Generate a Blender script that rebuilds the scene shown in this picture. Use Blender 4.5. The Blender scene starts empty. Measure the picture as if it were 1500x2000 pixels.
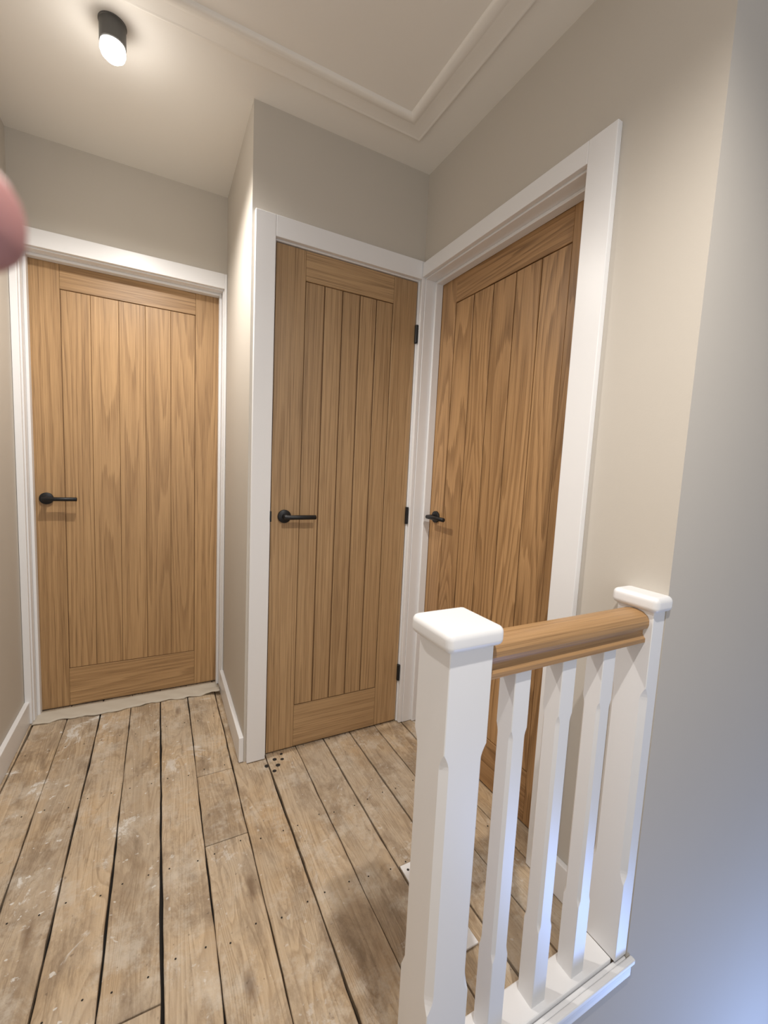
import bpy, bmesh, math, random
from mathutils import Vector, Matrix
random.seed(7)
SC=bpy.context.scene
COL=SC.collection
Y1,Y2,X3,XL,XR,ZC=2.278,1.645,1.011,-.523,.2917,2.4285
YC=.525

# ------------------------------------------------------------------ materials
def newmat(name):
    m=bpy.data.materials.new(name); m.use_nodes=True
    nt=m.node_tree; b=nt.nodes['Principled BSDF']
    return m,nt,b
def N(nt,t,**k):
    n=nt.nodes.new(t)
    for a,v in k.items(): setattr(n,a,v)
    return n
def math_(nt,op,a,b=None,c=None):
    n=N(nt,'ShaderNodeMath',operation=op)
    for i,v in enumerate((a,b,c)):
        if v is None: continue
        if isinstance(v,(int,float)): n.inputs[i].default_value=v
        else: nt.links.new(v,n.inputs[i])
    return n.outputs[0]
def comb(nt,x,y,z):
    n=N(nt,'ShaderNodeCombineXYZ')
    for i,v in enumerate((x,y,z)):
        if isinstance(v,(int,float)): n.inputs[i].default_value=v
        else: nt.links.new(v,n.inputs[i])
    return n.outputs[0]
def noise(nt,vec,scale=1,detail=2,rough=.5,dist=0):
    n=N(nt,'ShaderNodeTexNoise'); nt.links.new(vec,n.inputs['Vector'])
    n.inputs['Scale'].default_value=scale; n.inputs['Detail'].default_value=detail
    n.inputs['Roughness'].default_value=rough; n.inputs['Distortion'].default_value=dist
    return n.outputs['Fac']
def ramp(nt,fac,stops):
    n=N(nt,'ShaderNodeValToRGB'); nt.links.new(fac,n.inputs[0])
    e=n.color_ramp.elements
    while len(e)<len(stops): e.new(.5)
    for el,(p,c) in zip(e,stops):
        el.position=p; el.color=(c,c,c,1) if isinstance(c,(int,float)) else (*c,1)
    return n.outputs[0]
def mix(nt,fac,a,b,mode='MIX'):
    n=N(nt,'ShaderNodeMix',data_type='RGBA',blend_type=mode)
    for i,v in ((0,fac),(6,a),(7,b)):
        if isinstance(v,(int,float)): n.inputs[i].default_value=v
        elif isinstance(v,tuple): n.inputs[i].default_value=(*v,1)
        else: nt.links.new(v,n.inputs[i])
    return n.outputs[2]
def bump(nt,b,h,strength,dist=.001):
    n=N(nt,'ShaderNodeBump'); n.inputs['Strength'].default_value=strength; n.inputs['Distance'].default_value=dist
    nt.links.new(h,n.inputs['Height']); nt.links.new(n.outputs[0],b.inputs['Normal'])

def paint(name,col,rough=.7,bs=.15,scale=250,var=.04):
    m,nt,b=newmat(name)
    tc=N(nt,'ShaderNodeTexCoord').outputs['Object']
    big=noise(nt,tc,1.7,3)
    c=mix(nt,big,tuple(x*(1-var) for x in col),tuple(min(1,x*(1+var)) for x in col))
    nt.links.new(c,b.inputs['Base Color']); b.inputs['Roughness'].default_value=rough
    bump(nt,b,noise(nt,tc,scale,3),bs,.0008)
    return m
def flat(name,col,rough=.5,metal=0):
    m,nt,b=newmat(name)
    tc=N(nt,'ShaderNodeTexCoord').outputs['Object']
    c=mix(nt,noise(nt,tc,30,2),tuple(x*.9 for x in col),tuple(min(1,x*1.1) for x in col))
    nt.links.new(c,b.inputs['Base Color']); b.inputs['Roughness'].default_value=rough; b.inputs['Metallic'].default_value=metal
    return m

def oak(name,cross=8.0,along=.85,bands=9.0,light=(.50,.315,.152),dark=(.28,.157,.067),rough=.42,con=1.0,fine=1.0):
    m,nt,b=newmat(name)
    at=N(nt,'ShaderNodeAttribute',attribute_name='gc').outputs['Vector']
    s=N(nt,'ShaderNodeSeparateXYZ'); nt.links.new(at,s.inputs[0]); c,d,a=s.outputs
    v=comb(nt,math_(nt,'MULTIPLY',c,cross),d,math_(nt,'MULTIPLY',a,along))
    n=noise(nt,v,1,1.0,.3,.15)
    w=noise(nt,comb(nt,math_(nt,'MULTIPLY',c,120),d,math_(nt,'MULTIPLY',a,2.5)),1,2)
    t=math_(nt,'ADD',math_(nt,'MULTIPLY',n,bands*2),math_(nt,'MULTIPLY',w,.55))
    fr=math_(nt,'FRACT',t)
    ring=ramp(nt,fr,[(0,.0),(.45,.3),(.8,1),(.93,.85),(1,.0)])
    fib=ramp(nt,noise(nt,comb(nt,math_(nt,'MULTIPLY',c,230),d,math_(nt,'MULTIPLY',a,1.8)),1,3,.6),[(.3,0),(.7,1)])
    pore=ramp(nt,noise(nt,comb(nt,math_(nt,'MULTIPLY',c,520),d,math_(nt,'MULTIPLY',a,6)),1,2,.5),[(.38,0),(.52,1)])
    tone=noise(nt,comb(nt,math_(nt,'MULTIPLY',c,3),d,math_(nt,'MULTIPLY',a,.5)),1,2)
    f=math_(nt,'ADD',math_(nt,'MULTIPLY',ring,.42*con),math_(nt,'MULTIPLY',fib,.36*fine))
    col=mix(nt,f,light,dark)
    pm=math_(nt,'MULTIPLY',math_(nt,'SUBTRACT',1,pore),math_(nt,'ADD',.22,math_(nt,'MULTIPLY',ring,.38*min(con,1.2))))
    col=mix(nt,pm,col,tuple(x*.60 for x in dark))
    col=mix(nt,ramp(nt,tone,[(.3,0),(.7,1)]),mix(nt,1.0,col,(.86,.84,.82),'MULTIPLY'),mix(nt,1.0,col,(1.1,1.1,1.1),'MULTIPLY'))
    nt.links.new(col,b.inputs['Base Color']); b.inputs['Roughness'].default_value=rough
    bump(nt,b,pore,.2,.0004)
    return m

def floor_mat():
    m,nt,b=newmat('old_pine_boards')
    at=N(nt,'ShaderNodeAttribute',attribute_name='gc').outputs['Vector']
    tc=N(nt,'ShaderNodeTexCoord').outputs['Object']
    s=N(nt,'ShaderNodeSeparateXYZ'); nt.links.new(at,s.inputs[0]); c,d,a=s.outputs
    n=noise(nt,comb(nt,math_(nt,'MULTIPLY',c,11),d,math_(nt,'MULTIPLY',a,1.1)),1,1.5,.4,.6)
    fr=math_(nt,'FRACT',math_(nt,'MULTIPLY',n,26))
    ring=ramp(nt,fr,[(0,.0),(.55,.4),(.85,1),(1,.0)])
    fib=ramp(nt,noise(nt,comb(nt,math_(nt,'MULTIPLY',c,210),d,math_(nt,'MULTIPLY',a,5)),1,4,.65),[(.3,0),(.7,1)])
    f=math_(nt,'ADD',math_(nt,'MULTIPLY',ring,.55),math_(nt,'MULTIPLY',fib,.45))
    col=mix(nt,f,(.66,.51,.34),(.36,.245,.14))
    pb=noise(nt,comb(nt,0.0,math_(nt,'MULTIPLY',d,3.7),0.0),1,0)
    col=mix(nt,ramp(nt,pb,[(.3,0),(.7,1)]),mix(nt,1.0,col,(.80,.80,.81),'MULTIPLY'),col)
    wear=ramp(nt,noise(nt,tc,2.3,7,.72,.6),[(.39,0),(.59,1)])
    col=mix(nt,math_(nt,'MULTIPLY',wear,.55),col,(.485,.415,.33))
    amb=ramp(nt,noise(nt,comb(nt,math_(nt,'MULTIPLY',c,6),d,math_(nt,'MULTIPLY',a,2)),1,4,.6),[(.54,0),(.70,1)])
    col=mix(nt,math_(nt,'MULTIPLY',amb,.4),col,(.53,.34,.16))
    sc=comb(nt,math_(nt,'MULTIPLY',c,8),d,math_(nt,'MULTIPLY',a,3.4))
    dirt=ramp(nt,noise(nt,sc,1.1,8,.76,.6),[(.47,0),(.64,1)])
    col=mix(nt,math_(nt,'MULTIPLY',dirt,.66),col,(.19,.13,.08))
    scr=ramp(nt,noise(nt,comb(nt,math_(nt,'MULTIPLY',c,55),d,math_(nt,'MULTIPLY',a,7)),1,5,.7),[(.55,0),(.68,1)])
    col=mix(nt,math_(nt,'MULTIPLY',scr,.45),col,(.18,.125,.08))
    # grimy worn board edges
    dust=ramp(nt,noise(nt,tc,6.3,8,.76),[(.51,0),(.63,1)])
    col=mix(nt,math_(nt,'MULTIPLY',dust,.45),col,(.67,.62,.54))
    vo=N(nt,'ShaderNodeTexVoronoi'); nt.links.new(comb(nt,math_(nt,'MULTIPLY',c,8),d,math_(nt,'MULTIPLY',a,2.6)),vo.inputs['Vector'])
    vo.inputs['Scale'].default_value=1.0
    wob=math_(nt,'ADD',vo.outputs['Distance'],math_(nt,'MULTIPLY',math_(nt,'SUBTRACT',noise(nt,tc,40,3),.5),.08))
    kn=ramp(nt,wob,[(.04,1),(.14,0)])
    col=mix(nt,math_(nt,'MULTIPLY',kn,.7),col,(.13,.075,.04))
    sp=ramp(nt,noise(nt,tc,60,3,.6),[(.67,0),(.73,1)])
    col=mix(nt,math_(nt,'MULTIPLY',sp,.6),col,(.13,.09,.06))
    p1=ramp(nt,noise(nt,tc,38,2,.5),[(.70,0),(.72,1)])
    p2=ramp(nt,noise(nt,tc,4.6,9,.74,.6),[(.59,0),(.63,1)])
    p3=ramp(nt,noise(nt,tc,12,6,.68,.5),[(.65,0),(.68,1)])
    sx=N(nt,'ShaderNodeSeparateXYZ'); nt.links.new(tc,sx.inputs[0])
    side=ramp(nt,math_(nt,'SUBTRACT',.25,sx.outputs[0]),[(.0,.45),(.5,1)])
    pp=math_(nt,'MULTIPLY',math_(nt,'MAXIMUM',math_(nt,'MAXIMUM',p1,p3),p2),side)
    col=mix(nt,math_(nt,'MULTIPLY',pp,.72),col,(.76,.75,.72))
    ds=N(nt,'ShaderNodeVectorMath',operation='DISTANCE'); nt.links.new(tc,ds.inputs[0]); ds.inputs[1].default_value=(.47,.84,0)
    st=ramp(nt,math_(nt,'ADD',ds.outputs['Value'],math_(nt,'MULTIPLY',math_(nt,'SUBTRACT',noise(nt,tc,9,5,.65),.5),.12)),[(.085,1),(.14,0)])  # cast shadow of the newel, darkened into the board colour
    col=mix(nt,math_(nt,'MULTIPLY',st,.6),col,mix(nt,1.0,col,(.52,.46,.40),'MULTIPLY'))
    nt.links.new(col,b.inputs['Base Color']); b.inputs['Roughness'].default_value=.7
    h=math_(nt,'ADD',math_(nt,'MULTIPLY',f,-.6),math_(nt,'MULTIPLY',noise(nt,tc,60,4),1.0))
    bump(nt,b,h,.7,.002)
    return m

M_WALL=paint('greige_wall_paint',(.54,.50,.443),.75)
M_CEIL=paint('ceiling_paint',(.81,.785,.74),.8)
M_WHITE=paint('white_satin_paint',(.79,.79,.80),.35,.05,90,.01)
M_OAK1=oak('oak_flame',10,.42,6,con=1.0)
M_OAK2=oak('oak_straight',30,.3,5,(.51,.34,.18),(.275,.163,.076),con=.9)
M_OAK3=oak('oak_flame_deep',8,.8,8,(.50,.30,.14),(.27,.147,.06),con=1.45,fine=.8)
M_RAIL=oak('oak_handrail',30,.5,4,(.42,.25,.115),(.28,.155,.066),con=.5)
M_GROOVE=flat('oak_groove',(.16,.085,.035),.7)
M_GROOVE1=flat('oak_groove_light',(.19,.105,.045),.7)
M_DARK=flat('shadow_gap',(.02,.016,.013),.9)
M_BLACK=flat('matt_black_metal',(.012,.012,.013),.45,.3)
M_LAMP=flat('dark_nickel',(.10,.098,.095),.4,.5)
M_FLOOR=floor_mat()
M_CARPET=paint('beige_felt',(.55,.50,.42),.95,.9,600,.15)
M_SKIN,nt,b=newmat('skin')
tc=N(nt,'ShaderNodeTexCoord').outputs['Object']
nt.links.new(mix(nt,noise(nt,tc,60,3),(.40,.18,.17),(.48,.24,.22)),b.inputs['Base Color'])
b.inputs['Roughness'].default_value=.5; b.inputs['Subsurface Weight'].default_value=.15; b.inputs['Subsurface Radius'].default_value=(.01,.004,.002); b.inputs['Subsurface Scale'].default_value=.3
M_BULB,nt,b=newmat('lit_bulb')
b.inputs['Emission Color'].default_value=(1,.95,.88,1); b.inputs['Emission Strength'].default_value=22; b.inputs['Base Color'].default_value=(1,1,1,1)

# ------------------------------------------------------------------ mesh builder
class MB:
    def __init__(s): s.v=[];s.f=[];s.m=[];s.g=[]
    def prism(s,pts,z0,z1,mi=0,grain='z',tf=None,rnd=None):
        r=random.uniform(0,50) if rnd is None else rnd
        k=len(s.v); n=len(pts)
        for z in (z0,z1):
            for (x,y) in pts:
                p=(x,y,z)
                if grain=='z': g=(x+r*1.3,y+r,z+r*.7)
                elif grain=='x': g=(z+r*1.3,y+r,x+r*.7)
                else: g=(x+r*1.3,z+r,y+r*.7)
                s.v.append(tf(*p) if tf else p); s.g.append(g)
        s.f.append(tuple(range(k,k+n))); s.f.append(tuple(range(k+n,k+2*n)))
        for i in range(n):
            j=(i+1)%n; s.f.append((k+i,k+j,k+n+j,k+n+i))
        s.m+= [mi]*(n+2)
    def box(s,x0,x1,y0,y1,z0,z1,mi=0,grain='z',tf=None,rnd=None):
        s.prism([(x0,y0),(x1,y0),(x1,y1),(x0,y1)],z0,z1,mi,grain,tf,rnd)
    def rings(s,rs,mi=0,caps=True):
        k=len(s.v); n=len(rs[0]); r=random.uniform(0,50)
        for ring in rs:
            for p in ring: s.v.append(tuple(p)); s.g.append((p[1]+p[2]+r,p[2]*.2+r,p[0]+r))
        for a in range(len(rs)-1):
            for i in range(n):
                j=(i+1)%n; s.f.append((k+a*n+i,k+a*n+j,k+(a+1)*n+j,k+(a+1)*n+i)); s.m.append(mi)
        if caps:
            s.f.append(tuple(range(k,k+n))); s.f.append(tuple(range(k+(len(rs)-1)*n,k+len(rs)*n))); s.m+=[mi,mi]
    def disc(s,cx,cy,z,r,mi,n=10,jit=0):
        k=len(s.v)
        for i in range(n):
            a=2*math.pi*i/n; rr=r*(1+random.uniform(-jit,jit))
            s.v.append((cx+rr*math.cos(a),cy+rr*math.sin(a),z)); s.g.append((0,0,0))
        s.f.append(tuple(range(k,k+n))); s.m.append(mi)
    def obj(s,name,mats,bevel=0,seg=2,smooth=False,parent=None,recalc=True,angle=40):
        me=bpy.data.meshes.new(name); me.from_pydata(s.v,[],s.f)
        for m in mats: me.materials.append(m)
        for p,mi in zip(me.polygons,s.m): p.material_index=mi
        at=me.attributes.new('gc','FLOAT_VECTOR','POINT')
        for i,g in enumerate(s.g): at.data[i].vector=g
        if recalc:
            bm=bmesh.new(); bm.from_mesh(me); bmesh.ops.recalc_face_normals(bm,faces=bm.faces); bm.to_mesh(me); bm.free()
        o=bpy.data.objects.new(name,me); COL.objects.link(o)
        if smooth:
            for p in me.polygons: p.use_smooth=True
        if bevel:
            b=o.modifiers.new('bevel','BEVEL'); b.width=bevel; b.segments=seg; b.limit_method='ANGLE'; b.angle_limit=math.radians(angle)
        if parent: o.parent=parent
        return o
def struct(o): o['kind']='structure'; return o
def tag(o,label,cat,group=None):
    o['label']=label; o['category']=cat
    if group: o['group']=group

# ------------------------------------------------------------------ shell
T=.12
m=MB(); m.box(XL-T,XL,-1.2,Y1+T,-.3,ZC); struct(m.obj('wall_left',[M_WALL]))
OP1=(-.512,.2875); HT=2.02
m=MB(); m.box(XL,XR+.1,Y1,Y1+T,HT,ZC); m.box(XL,OP1[0],Y1,Y1+T,-.2,HT); m.box(OP1[1],XR+.1,Y1,Y1+T,-.2,HT); struct(m.obj('wall_back',[M_WALL]))
m=MB(); m.box(XR,XR+.065,Y2+.1,Y1,-.2,ZC); struct(m.obj('wall_return',[M_WALL]))
m=MB(); m.box(XR,X3,Y2,Y2+.1,HT,ZC); m.box(XR,.355,Y2,Y2+.1,-.2,HT); struct(m.obj('wall_middle',[M_WALL]))
m=MB()
m.prism([(X3,YC),(X3+T,YC+T),(X3+T,.805),(X3,.805)],-.2,ZC)
m.box(X3,X3+T,.805,Y2+.1,HT,ZC); m.box(X3,X3+T,1.652,Y2+.1,-.2,HT)
struct(m.obj('wall_right',[M_WALL]))
m=MB(); m.prism([(X3,YC),(3.2,YC),(3.2,YC+T),(X3+T,YC+T)],-.2,ZC); m.prism([(X3,YC),(3.2,YC),(3.2,YC+T),(X3+T,YC+T)],-2.7,-.2)
m.box(.40,X3,YC,YC+T,-2.7,-.03)
struct(m.obj('wall_stairwell',[M_WALL]))
m=MB(); m.box(XL-T,3.2,-1.2,Y1+T,ZC,ZC+.1); struct(m.obj('ceiling',[M_CEIL]))
m=MB(); m.box(XR+.065,X3+T,Y2+.1+.25,Y2+.4,-.2,ZC); struct(m.obj('wall_cupboard',[M_WALL]))

# ------------------------------------------------------------------ floor
m=MB()
m.box(XL-.1,X3+.3,YC+T,Y1+.3,-.2,-.028,1)
m.box(XL-.1,.40,-1.2,YC+T,-.2,-.028,1)
gaps=[-.53,-.497,-.372,-.246,-.123,.0,.121,.249,.378,.508,.632,.757,.884,1.012,1.14]
joints={4:[.93],6:[1.303,1.63],10:[.99]}
ylist=[-1.2+i*.045 for i in range(85)]
def edge_fn():
    ph=[random.uniform(0,6.3) for _ in range(4)]; am=[.0010,.0009,.0007,.0006]; fr=[2.1,7.3,19,47]
    return lambda y: sum(a*math.sin(f*y+p) for a,f,p in zip(am,fr,ph))
for i in range(len(gaps)-1):
    x0,x1=gaps[i],gaps[i+1]
    y0=-1.2 if x1<.40 else .5355
    ys=[y0]+[y for y in joints.get(i,[]) if y>y0]+[Y1+.25]
    ea,eb=edge_fn(),edge_fn()
    ga,gb=random.uniform(.0010,.0032),random.uniform(.0010,.0032)
    for a,b_ in zip(ys,ys[1:]):
        dz=random.uniform(-.002,.0); a2,b2=a+.0016,b_-.0016
        yy=[a2]+[y for y in ylist if a2+.02<y<b2-.02]+[b2]
        L=[(x0+ga+max(ea(y),-ga)+random.uniform(0,.0010),y) for y in yy]; Rr=[(x1-gb+min(eb(y),gb)-random.uniform(0,.0010),y) for y in yy]
        m.prism(L+Rr[::-1],-.022,dz,0,'y')
for y in (.62,1.0,1.27,1.66,2.02):
    for i in range(1,len(gaps)-1):
        if y<.7 and gaps[i]>.4: continue
        for fr in (.22,.78):
            m.disc(gaps[i]+(gaps[i+1]-gaps[i])*fr+random.uniform(-.006,.006),y+random.uniform(-.012,.012),.0004,.0024,1,8)
for (x,y,r) in ((.371,1.585,.0085),(.408,1.610,.0085),(.392,1.545,.008),(.412,1.572,.009),(.436,1.600,.007),(.440,1.632,.006)):
    m.disc(x,y,.0005,r,1,14,.05)
struct(m.obj('floor',[M_FLOOR,M_DARK],bevel=.0016,seg=1,angle=60))

# ------------------------------------------------------------------ skirting
SK=.018;SH=.105
def skirt(name,segs):
    m=MB()
    for s in segs: m.box(*s)
    struct(m.obj(name,[M_WHITE],bevel=.003))
skirt('baseboard_left',[(XL,XL+SK,-1.2,Y1-.016,0.001,SH)])
skirt('baseboard_return',[(XR-SK,XR,Y2-.001,Y1-.016,0.001,SH)])
skirt('baseboard_right',[(X3-SK,X3,.617,.752,0.001,SH)])

# ------------------------------------------------------------------ doors
def tfA(Y): return lambda u,v,z:(u,Y+v,z)
def tfB(u,v,z): return (X3+v,u,z)
def doorset(n,tf,l0,l1,rec,cas0,cas1,mat,stile,ctop,deep,cthick=.018,plank=5,lcap=None,groove=.0022,veneer=False,gm=None):
    top=1.990 if not deep else 1.999
    st=.011
    li0,li1=l0-.003,l1+.003; lt=top+.003
    m=MB()
    D=.118 if deep else .10
    lr=lcap if lcap else min(li1+.026,cas1-.001)
    m.box(max(li0-.026,cas0+.001),li0,.0005,D,0.002,lt+.022,0,'z',tf); m.box(li1,lr,-.0005 if lcap else .0005,D,0.002,lt+.022,0,'z',tf)
    m.box(li0,li1,.0005,D,lt,lt+.022,0,'z',tf)
    if deep: a,b_=rec-.036,rec-.0015
    else: a,b_=rec+.037,rec+.06
    e=st
    m.box(li0,li0+e,a,b_,.002,lt,0,'z',tf); m.box(li1-e,li1,a,b_,.002,lt,0,'z',tf); m.box(li0+e,li1-e,a,b_,lt-e,lt,0,'z',tf)
    rv=.005
    m.box(cas0,li0-rv,-cthick,0.0,0.002,ctop,0,'z',tf)
    if cas1>li1+rv+.002: m.box(li1+rv,cas1,-cthick,0.0,0.002,ctop,0,'z',tf)
    m.box(li0-rv,min(li1+rv,cas1),-cthick,0.0,lt+rv,ctop,0,'z',tf)
    struct(m.obj('trim_%d'%n,[M_WHITE],bevel=.002))
    m=MB(); z0=.008; th=.035
    tr,br=.108,.180
    m.box(l0,l0+stile,rec,rec+th,z0,top,0,'z',tf); m.box(l1-stile,l1,rec,rec+th,z0,top,0,'z',tf)
    m.box(l0+stile+.0006,l1-stile-.0006,rec+.0004,rec+th,top-tr,top,0,'x',tf)
    m.box(l0+stile+.0006,l1-stile-.0006,rec+.0004,rec+th,z0,z0+br,0,'x',tf)
    p0,p1=l0+stile+.003,l1-stile-.003; w=(p1-p0)/plank
    rv_=random.uniform(0,50)
    for i in range(plank):
        g=groove
        m.box(p0+i*w+(g if i else 0),p0+(i+1)*w-(g if i<plank-1 else 0),rec+.0025,rec+th-.003,z0+br+.003,top-tr-.003,0,'z',tf,rnd=(rv_+i*.021 if veneer else None))
    m.box(l0+stile-.001,l1-stile+.001,rec+(.0055 if veneer else .0075),rec+th-.006,z0+br-.001,top-tr+.001,1,'z',tf)
    return struct(m.obj('door_%d'%n,[mat,gm or M_GROOVE],bevel=.0010 if veneer else .0013,seg=2))
def cyl(m,c,axis,r,h,n=32,mi=0,bev=.001):
    ax=Vector(axis).normalized(); t=ax.orthogonal().normalized(); bt=ax.cross(t); c=Vector(c)
    rs=[]
    for (d,rr) in ((0,r-bev),(bev,r),(h-bev,r),(h,r-bev)):
        rs.append([c+ax*d+(t*math.cos(2*math.pi*i/n)+bt*math.sin(2*math.pi*i/n))*rr for i in range(n)])
    m.rings(rs,mi)
def handle(door,tf,u,z,v,du):
    O=Vector(tf(u,v,z)); out=(Vector(tf(u,v-1,z))-O); al=(Vector(tf(u+du,v,z))-O)
    m=MB(); cyl(m,O,out,.026,.009,40); cyl(m,O+out*.008,out,.010,.036,24)
    rose=m.obj('door_handle',[M_BLACK],smooth=True,parent=door); rose['label']='matt black round-rose lever door handle'
    s=rose.modifiers.new('e','EDGE_SPLIT'); s.split_angle=math.radians(50)
    m=MB(); cyl(m,O+out*.044-al*.010,al,.0088,.126,28,0,.0015)
    lev=m.obj('lever',[M_BLACK],smooth=True,parent=rose)
    s=lev.modifiers.new('e','EDGE_SPLIT'); s.split_angle=math.radians(50)

t1=tfA(Y1)
d1=doorset(1,t1,-.489,.2715,.080,XL+.001,XR-.001,M_OAK1,.112,2.0755,True,groove=.0009,veneer=True,gm=M_GROOVE1)
handle(d1,t1,-.442,.988,.080,1)
t2=tfA(Y2)
d2=doorset(2,t2,.3805,.9850,.005,.301,X3-.001,M_OAK2,.112,2.0715,False,groove=.0024)
handle(d2,t2,.432,.985,.005,1)
d3=doorset(3,tfB,.842,1.622,.084,.753,Y2-.019,M_OAK3,.105,2.0640,True,lcap=1.6515,groove=.0026)
handle(d3,tfB,1.565,.987,.084,-1)
for z in (1.775,.985,.245):
    m=MB(); cyl(m,(.9865,Y2-.004,z-.038),(0,0,1),.0065,.076,16)
    m.box(.9815,.9905,Y2-.002,Y2+.004,z-.038,z+.038)
    h=m.obj('hinge',[M_BLACK],parent=d2); h['label']='black butt hinge'
m=MB(); m.box(.3715,.3775,Y2-.0195,Y2-.002,.967,1.007); k=m.obj('latch_keep',[M_BLACK],parent=d2); k['label']='black latch strike plate'

# ------------------------------------------------------------------ loft hatch architrave
def sweep(m,x0,x1,y0,y1,prof):
    cs=[]
    for (cx,cy,sx,sy) in ((x0,y0,1,1),(x1,y0,-1,1),(x1,y1,-1,-1),(x0,y1,1,-1)):
        cs.append([(cx+sx*w,cy+sy*w,ZC-d) for w,d in prof])
    n=len(prof); k=len(m.v)
    for c_ in cs:
        for p in c_: m.v.append(p); m.g.append(p)
    for i in range(4):
        j=(i+1)%4
        for q in range(n-1):
            m.f.append((k+i*n+q,k+j*n+q,k+j*n+q+1,k+i*n+q+1)); m.m.append(0)
m=MB()
sweep(m,-.26,.874,.55,1.504,[(0,-.002),(.0005,.008),(.003,.0095),(.007,.0095),(.010,.0085),(.014,.0082),(.058,.0095),(.063,.0115),(.069,.0135),(.077,.0135),(.085,.011),(.090,.006),(.093,-.002)])
o=struct(m.obj('trim_4',[M_CEIL],smooth=True)); e=o.modifiers.new('e','EDGE_SPLIT'); e.split_angle=math.radians(40)

# ------------------------------------------------------------------ balustrade
bal=bpy.data.objects.new('balustrade',None); COL.objects.link(bal); bal.location=(0.7,.57,0); bal.empty_display_size=.1
tag(bal,'white painted stair balustrade with oak handrail beside stairwell','balustrade')
bpy.context.view_layer.update()
def par(o,p=bal):
    o.parent=p; o.matrix_parent_inverse=p.matrix_world.inverted(); return o
def post(name,x0,x1,y0,y1,prof,half=False):
    m=MB(); rs=[]
    for z,c in prof:
        c2=.0012 if half else c
        rs.append([Vector(p) for p in ((x0+c,y0,z),(x1-c2,y0,z),(x1,y0+c2,z),(x1,y1-c2,z),(x1-c2,y1,z),(x0+c,y1,z),(x0,y1-c,z),(x0,y0+c,z))])
    m.rings(rs); return m.obj(name,[M_WHITE])
def prof(zb,z1,z2,zt,c,L):
    e=.0012
    out=[(zb,e),(z1,e)]
    for t in (.25,.5,.75,1): out.append((z1+L*t,e+(c-e)*math.sin(t*math.pi/2)))
    for t in (1,.75,.5,.25,0): out.append((z2-L*t,e+(c-e)*math.sin(t*math.pi/2)))
    out.append((zt,e))
    return out
NY0,NY1=.527,.612; NX0,NX1=.411,.502
def cap(x0,x1,y0,y1,parent):
    m=MB(); m.box(x0,x1,y0,y1,.899,.9345)
    o=m.obj('post_cap',[M_WHITE],bevel=.0125,seg=5)
    for p in o.data.polygons: p.use_smooth=True
    w=o.modifiers.new('wn','WEIGHTED_NORMAL'); w.keep_sharp=True
    par(o,parent); return o
n1=par(post('newel_post',NX0,NX1,NY0-.002,NY1+.004,prof(-.026,.235,.722,.902,.0118,.030)))
cap(NX0-.014,NX1+.014,NY0-.015,NY1+.018,n1)
n2=par(post('newel_post.001',.967,X3-.0005,NY0,NY1,prof(.032,.235,.722,.902,.0115,.030),True))
n2['label']='white half newel post fixed against wall'
cap(.955,X3+.010,NY0-.012,NY1+.012,n2)
CY=(NY0+NY1)/2
bw=.0205; base=None
for i,x in enumerate((.605,.733,.860)):
    if base is None:
        o=post('baluster',x-bw,x+bw,CY-bw,CY+bw,prof(.030,.215,.705,.830,.0060,.020)); base=o; x0_=x; par(o)
    else:
        o=base.copy(); COL.objects.link(o); o.parent=bal; o.matrix_parent_inverse=bal.matrix_world.inverted(); o.location.x=x-x0_
    o['group']='balusters of the balustrade'
half=[(.0295,.826),(.0295,.836),(.0265,.8385),(.0225,.844),(.0225,.852),(.0262,.858),(.0325,.8605),(.0345,.868),(.0340,.878),(.029,.888),(.019,.894),(.006,.897)]
pf=[(CY+y,z) for y,z in half]+[(CY-y,z) for y,z in reversed(half)]
m=MB(); m.rings([[Vector((x,y,z)) for y,z in pf] for x in (NX1-.0005,.73,.9675)])
o=par(m.obj('handrail',[M_RAIL],bevel=.0010,seg=2,angle=25)); o['label']='rounded oak handrail'
m=MB(); m.box(NX1,.967,CY-.034,CY+.034,0.001,.032); 
o=par(m.obj('base_rail',[M_WHITE],bevel=.003))
m=MB(); m.box(NX1,1.022,.516,.5245,-.024,.010); m.box(NX1,1.027,.511,.5245,.010,.024); m.box(NX1,X3-.001,.5245,.5345,-.02,.024)
o=par(m.obj('nosing_board',[M_WHITE],bevel=.0035,seg=3))

m=MB(); m.box(.634,.712,.72,.985,.0008,.006)
for (x,y) in ((.65,.965),(.70,.965),(.65,.74)): m.disc(x,y,.0063,.004,1,10)
o=m.obj('floor_patch_board',[M_WHITE,M_DARK],bevel=.001); tag(o,'thin white board patch screwed over old floorboards','board')

# felt strip
m=MB(); nx=60; ny=8
X0,X1=-.497,.268
for j in range(ny+1):
    for i in range(nx+1):
        x=X0+(X1-X0)*i/nx; t=j/ny
        y=(2.238+.008*math.sin(i*.21)+.005*math.sin(i*.9+1)+random.uniform(-.0015,.0015))*(1-t)+2.345*t
        if i>nx-6: y-= (i-nx+6)*.006*(1-t)
        z=.007+.002*math.sin(i*.8+j)+.001*math.sin(i*2.1+j*1.7)
        if i>nx-6 and t<.5: z+=.004*(i-nx+6)*(1-t)
        if t>.55: z=min(z,.0065)
        m.v.append((x,y,z)); m.g.append((x,y,z))
for j in range(ny):
    for i in range(nx):
        a=j*(nx+1)+i; m.f.append((a,a+1,a+nx+2,a+nx+1)); m.m.append(0)
o=m.obj('felt_strip',[M_CARPET],smooth=True); s=o.modifiers.new('s','SOLIDIFY'); s.thickness=.005
tag(o,'ragged beige felt underlay strip at door threshold','underlay')

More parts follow.
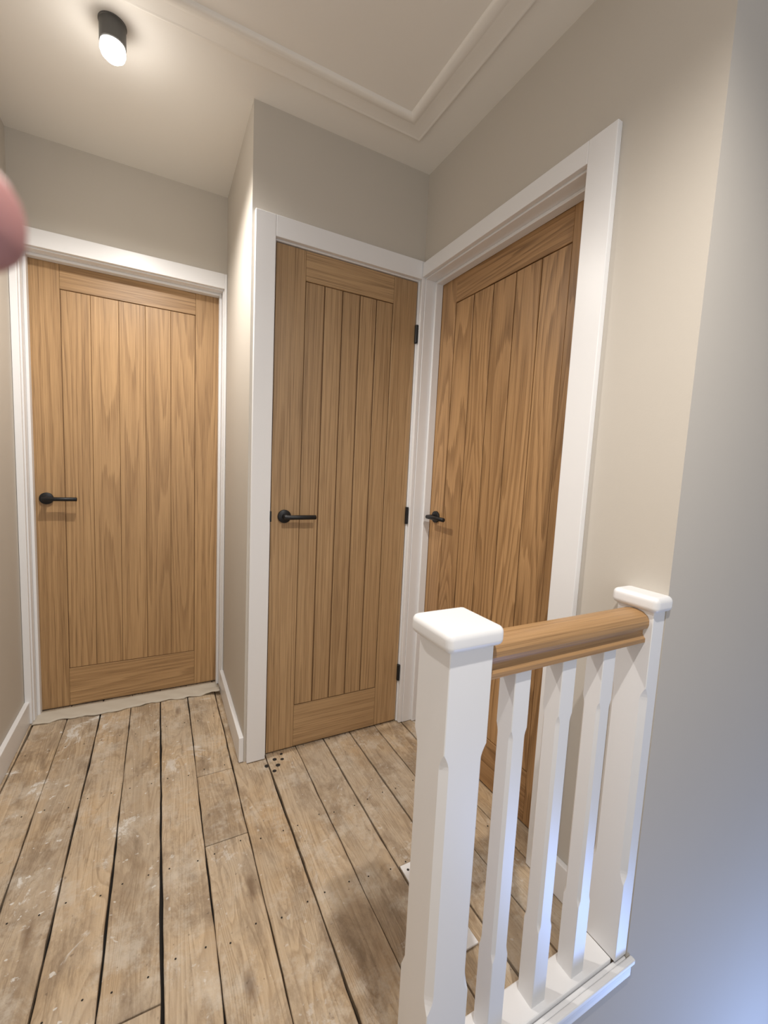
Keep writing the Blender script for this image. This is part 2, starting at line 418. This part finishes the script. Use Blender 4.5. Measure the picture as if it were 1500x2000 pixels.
# ------------------------------------------------------------------ ceiling spotlights
LC=(1,.95,.885)
def spot(x,y,energy,pe,nm):
    e=bpy.data.objects.new(nm,None); COL.objects.link(e); e.location=(x,y,ZC); e.empty_display_size=.05
    bpy.context.view_layer.update()
    m=MB(); n=40
    def rg(r,z): return [Vector((x+r*math.cos(2*math.pi*i/n),y+r*math.sin(2*math.pi*i/n),z)) for i in range(n)]
    m.rings([rg(.036,ZC-.0005),rg(.036,ZC-.004),rg(.034,ZC-.005),rg(.034,ZC-.056),rg(.032,ZC-.058),rg(.029,ZC-.058),rg(.028,ZC-.050),rg(.001,ZC-.049)])
    h=m.obj('housing',[M_LAMP]); par(h,e)
    m=MB(); m.rings([rg(.0275,ZC-.051),rg(.0315,ZC-.062),rg(.033,ZC-.074),rg(.029,ZC-.086),rg(.019,ZC-.095),rg(.001,ZC-.099)]); bu=m.obj('bulb',[M_BULB],smooth=True); par(bu,e)
    L=bpy.data.lights.new('spot','SPOT'); L.energy=energy; L.color=LC; L.spot_size=math.radians(157); L.spot_blend=.8; L.shadow_soft_size=.022
    lo=bpy.data.objects.new('spot_beam',L); COL.objects.link(lo); lo.location=(x,y,ZC-.125)
    if pe:
        L=bpy.data.lights.new('glow','POINT'); L.energy=pe; L.color=LC; L.shadow_soft_size=.02
        lo=bpy.data.objects.new('bulb_spill',L); COL.objects.link(lo); lo.location=(x,y,ZC-.125)
    tag(e,'small dark cylindrical ceiling spotlight, switched on','ceiling light','landing ceiling spotlights')
    return e
spot(-.115,1.60,60,.45,'ceiling_spotlight')
spot(.38,.02,76,1.0,'ceiling_spotlight.001')

def area(loc,target,size,energy,col,sy=None):
    L=bpy.data.lights.new('daylight_and_fill','AREA'); L.energy=energy; L.color=col; L.shape='RECTANGLE'; L.size=size; L.size_y=sy or size
    o=bpy.data.objects.new('daylight_and_fill',L); COL.objects.link(o); o.location=loc
    o.rotation_euler=(Vector(target)-Vector(loc)).to_track_quat('-Z','Y').to_euler(); return o
area((1.9,-.25,-1.0),(1.6,.525,-.3),.5,12,(.30,.48,1.0),.5)
area((-.1,-1.1,1.4),(.3,1.6,1.2),.8,8,(1,.98,.95),1.6)  # added fill lamp behind the camera, not daylight
W=bpy.data.worlds.new('w'); SC.world=W; W.use_nodes=True
W.node_tree.nodes['Background'].inputs[0].default_value=(.93,.95,1,1); W.node_tree.nodes['Background'].inputs[1].default_value=.31

# ------------------------------------------------------------------ camera
f_,ya,pi_,ro,h=832.4062,.4873,.0987,.0481,1.1851
s,c=math.sin,math.cos
fw=Vector((s(ya)*c(pi_),c(ya)*c(pi_),-s(pi_))); r0=Vector((c(ya),-s(ya),0)); u0=r0.cross(fw)
R=c(ro)*r0+s(ro)*u0; U=-s(ro)*r0+c(ro)*u0
cd=bpy.data.cameras.new('camera'); cam=bpy.data.objects.new('camera',cd); COL.objects.link(cam)
M=Matrix((( R[0],U[0],-fw[0],0),(R[1],U[1],-fw[1],0),(R[2],U[2],-fw[2],h),(0,0,0,1)))
cam.matrix_world=M
cd.sensor_fit='VERTICAL'; cd.sensor_height=24; cd.lens=f_/2000*24; cd.clip_start=.005; cd.clip_end=50
cd.dof.use_dof=True; cd.dof.focus_distance=1.5; cd.dof.aperture_fstop=5.0
SC.camera=cam
SC.view_settings.view_transform='Standard'; SC.view_settings.look='None'; SC.view_settings.exposure=0; SC.view_settings.gamma=1

# ------------------------------------------------------------------ photographer's hand beside the lens
def W3(x,y,d): return Vector((0,0,h))+R*x+U*y+fw*d
D=.070
tx,ty=(34-750)/f_*D,(1000-426)/f_*D
vs=[];es=[];rad=[]
def add(p,r,par_=None):
    vs.append(W3(*p)); rad.append(r)
    if par_ is not None: es.append((par_,len(vs)-1))
    return len(vs)-1
w=add((tx-.205,ty-.045,D-.020),.027)
p=add((tx-.165,ty-.035,D-.018),.030,w)
p2=add((tx-.125,ty-.028,D-.014),.030,p)
def finger(mcp,pip,dip,tip,r,ext=None):
    a=add(mcp,r*1.15,p2); b1=add(pip,r*1.05,a); c1=add(dip,r*.98,b1); t=add(tip,r*.94,c1)
    if ext: add(ext,r*.6,t)
finger((tx-.092,ty-.004,D-.010),(tx-.050,ty+.004,D-.012),(tx-.026,ty+.002,D-.006),(tx-.007,ty,D-.001),.0115,(tx,ty,D))
finger((tx-.088,ty-.028,D-.012),(tx-.046,ty-.032,D-.030),(tx-.046,ty-.034,D-.052),(tx-.062,ty-.035,D-.062),.0088)
finger((tx-.092,ty-.049,D-.014),(tx-.054,ty-.056,D-.032),(tx-.052,ty-.057,D-.052),(tx-.068,ty-.057,D-.062),.0083)
finger((tx-.100,ty-.068,D-.016),(tx-.070,ty-.076,D-.030),(tx-.066,ty-.077,D-.046),(tx-.078,ty-.077,D-.056),.0072)
a=add((tx-.150,ty+.000,D-.034),.014,p); b1=add((tx-.118,ty+.020,D-.050),.0115,a); c1=add((tx-.090,ty+.026,D-.062),.0095,b1)
me=bpy.data.meshes.new('person'); me.from_pydata(vs,es,[])
hand=bpy.data.objects.new('person',me); COL.objects.link(hand)
sk=hand.modifiers.new('skin','SKIN'); sk.use_smooth_shade=True
for i,r in enumerate(rad): me.skin_vertices[0].data[i].radius=(r,r)
me.skin_vertices[0].data[0].use_root=True
ss=hand.modifiers.new('ss','SUBSURF'); ss.levels=2; ss.render_levels=2
me.materials.append(M_SKIN)
tag(hand,'bare hand of the person taking the photograph, fingertip extended','person')
